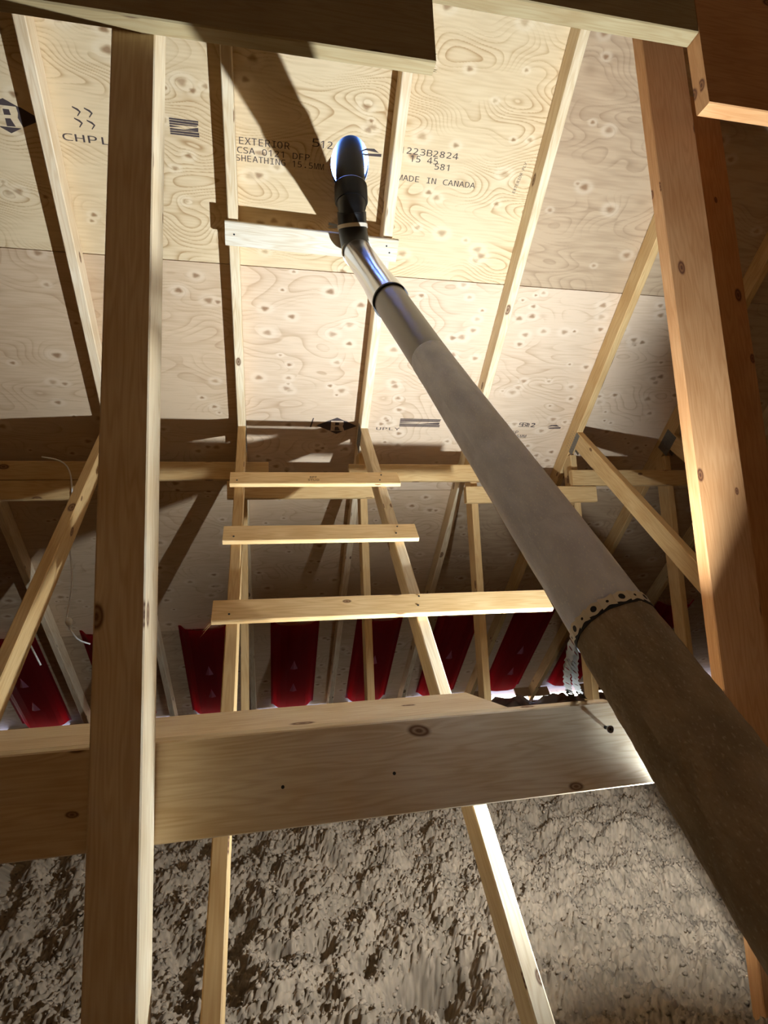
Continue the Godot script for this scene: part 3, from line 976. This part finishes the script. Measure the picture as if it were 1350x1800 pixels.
func dimple_mesh() -> ArrayMesh:
	var st := begin()
	var a := Vector3(-0.028, 0, 0); var b := Vector3(0.028, 0, 0); var c := Vector3(0, 0.11, 0); var t := Vector3(0, 0.022, 0.020)
	for e in [[a, b, Vector3(0, -0.7, 0.7)], [b, c, Vector3(0.7, 0.2, 0.6)], [c, a, Vector3(-0.7, 0.2, 0.6)]]:
		tri(st, e[0], e[1], t, (e[2] as Vector3).normalized())
	return st.commit()

func build_eave():
	var bm := baffle_mesh(); var dm := dimple_mesh()
	var labels := ["pink foam rafter vent at the eave farthest left in shadow", "pink foam rafter vent at the eave left of the near post", "pink foam rafter vent at the eave between near post and steps", "pink foam rafter vent at the eave framed by the step webs",
		"pink foam rafter vent at the eave behind the right step web", "pink foam rafter vent at the eave next right of the step webs", "pink foam rafter vent at the eave beside the hanger strap", "pink foam rafter vent at the eave hidden behind the pipe", "pink foam rafter vent at the far right end of the eave"]
	for k in labels.size():
		var x := -0.108 + 0.6096 * (k - 2.5)
		var o := thing("rafter_vent", labels[k], "rafter vent", roof_point(x, 6.42, DECK), "pink foam rafter vents along the eave")
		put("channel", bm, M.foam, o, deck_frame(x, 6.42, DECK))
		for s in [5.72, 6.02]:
			put("dimple", dm, M.foam_lit, o, deck_frame(x, s + 0.1, DECK - 0.055))
		# blocking each side of the channel, with a slit of daylight over it
		for sd in [-1, 1]:
			var ext := 0.285 - 0.142
			var slit := 0.007 if (k + sd) % 2 == 0 else 0.002
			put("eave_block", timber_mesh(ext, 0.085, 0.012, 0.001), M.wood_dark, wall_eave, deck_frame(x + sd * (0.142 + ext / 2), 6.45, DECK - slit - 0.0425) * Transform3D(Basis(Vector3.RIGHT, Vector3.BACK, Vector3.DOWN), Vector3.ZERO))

# ==================================================================== small things
func smooth_path(pts: Array, n: int) -> Array:
	var c := Curve3D.new()
	for i in pts.size():
		var tan_: Vector3 = (pts[mini(i + 1, pts.size() - 1)] - pts[maxi(i - 1, 0)]) / 6.0
		c.add_point(pts[i], -tan_, tan_)
	var out := []
	for i in n: out.append(c.sample_baked(c.get_baked_length() * i / (n - 1.0), true))
	return out

func radii(n: int, r: float) -> Array:
	var a := []
	for i in n: a.append(r)
	return a

func build_wires():
	var o := thing("hanging_wire", "thin white wire with a knot hanging beside the left post", "wire", P(-0.87, 0.63, -2.83))
	put("strand", tube_mesh(smooth_path([P(-1.0, 0.70, -2.80), P(-0.92, 0.68, -2.80), P(-0.885, 0.63, -2.82), P(-0.872, 0.5, -2.825), P(-0.876, 0.289, -2.83), P(-0.862, 0.12, -2.83), P(-0.878, -0.03, -2.83), P(-0.866, -0.075, -2.83), P(-0.83, -0.13, -2.83), P(-0.78, -0.155, -2.84)], 50), radii(50, 0.0035), 8), M.cable, o)
	var k := SphereMesh.new(); k.radius = 0.016; k.height = 0.040; k.radial_segments = 10; k.rings = 6
	put("knot", k, M.cable, o, Transform3D(Basis(Vector3(0, 0, 1), 0.3), P(-0.868, -0.052, -2.83)))
	var w := put("loose_wire", tube_mesh(smooth_path([P(-1.09, -0.05, -2.9), P(-1.05, -0.14, -2.9), P(-1.0, -0.24, -2.9)], 16), radii(16, 0.004), 8), M.cable, self)
	tag(w, "short piece of thin white wire behind the left sloping web", "wire")

func build_lantern():
	# the work light that lights the attic: clamped to the wide post behind the pipe, with shields added round it to cut its light
	var o := thing("work_lamp", "small work lamp with added light shields on an arm clamped to the wide post behind the pipe", "lamp", P(LAMP.x, LAMP.y - 0.05, LAMP.z))
	put("clamp_arm", tube_mesh([P(1.272, -0.47, -1.472), P(1.20, -0.475, -1.43), P(1.03, -0.545, -1.285), P(LAMP.x, LAMP.y - 0.045, LAMP.z)], [0.006, 0.006, 0.006, 0.006], 12), M.rubber, o)
	put("added_dish", tube_mesh([P(LAMP.x, LAMP.y - 0.05, LAMP.z), P(LAMP.x, LAMP.y - 0.035, LAMP.z), P(LAMP.x, LAMP.y - 0.026, LAMP.z), P(LAMP.x, LAMP.y - 0.025, LAMP.z)], [0.010, 0.022, 0.028, 0.024], 40), M.rubber, o)  # added under the bulb to keep its light off the insulation
	var st := begin()
	var n := 24
	for i in n:
		var a0 := PI * i / n; var a1 := PI * (i + 1) / n
		for r in [0.026, 0.028]:
			var p0 := P(LAMP.x + r * cos(a0), LAMP.y - 0.025, LAMP.z + 0.002 + r * sin(a0)); var p1 := P(LAMP.x + r * cos(a1), LAMP.y - 0.025, LAMP.z + 0.002 + r * sin(a1))
			quad(st, p0, p1, p1 + Vector3(0, 0.042, 0), p0 + Vector3(0, 0.042, 0), Vector3(cos(a0), 0, sin(a0)) * (1.0 if r > 0.027 else -1.0))
	put("added_hood", st.commit(), M.rubber, o)  # added to keep direct light from the space behind the lamp
	put("added_shield_plate", timber_mesh(0.10, 0.115, 0.002, 0.0005), M.rubber, o, Transform3D(Basis(Vector3(0, 0, 1), Vector3.UP, Vector3.LEFT), P(LAMP.x + 0.052, LAMP.y + 0.035, LAMP.z - 0.02)))  # added to block the lamp from the lower part of the post
	put("added_shield_bar", timber_mesh(0.064, 0.024, 0.002, 0.0005), M.rubber, o, Transform3D(Basis(), P(LAMP.x + 0.002, LAMP.y + 0.010, LAMP.z - 0.05)))  # added to keep the low roof and eave dark
	var b := SphereMesh.new(); b.radius = 0.016; b.height = 0.032; b.radial_segments = 24; b.rings = 12
	var m := std(Color(1, 1, 1), 0.5)
	m.emission_enabled = true
	m.emission = Color(0.90, 0.95, 1.0)
	m.emission_energy_multiplier = 6.0
	put("bulb", b, m, o, Transform3D(Basis(), P(LAMP.x, LAMP.y, LAMP.z)))

func build_fill_hatch():
	# an added opening with a glowing panel, warm fill from behind the camera
	var o := thing("added_fill_hatch", "added opening behind the viewer with a glowing panel as warm fill light", "hatch", P(0.3, -1.2, 1.55))
	for e in [[Vector3(-0.345, 0, 0), 0.84, Vector3.BACK], [Vector3(0.345, 0, 0), 0.84, Vector3.BACK], [Vector3(0, 0, -0.40), 0.65, Vector3.RIGHT], [Vector3(0, 0, 0.40), 0.65, Vector3.RIGHT]]:
		put("added_hatch_frame", timber_mesh(e[1], 0.34, 0.038), M.wood, o, Transform3D(Basis(e[2], Vector3.UP, (e[2] as Vector3).cross(Vector3.UP)), P(0.3, -1.2, 1.55) + e[0]))
	var m := std(Color(1, 1, 1), 0.6)
	m.emission_enabled = true
	m.emission = Color(1.0, 0.74, 0.45)
	m.emission_energy_multiplier = 0.5
	put("added_fill_panel", timber_mesh(0.64, 0.76, 0.01, 0.001), m, o, Transform3D(Basis(Vector3.RIGHT, Vector3.FORWARD, Vector3.UP), P(0.3, -1.06, 1.55)))
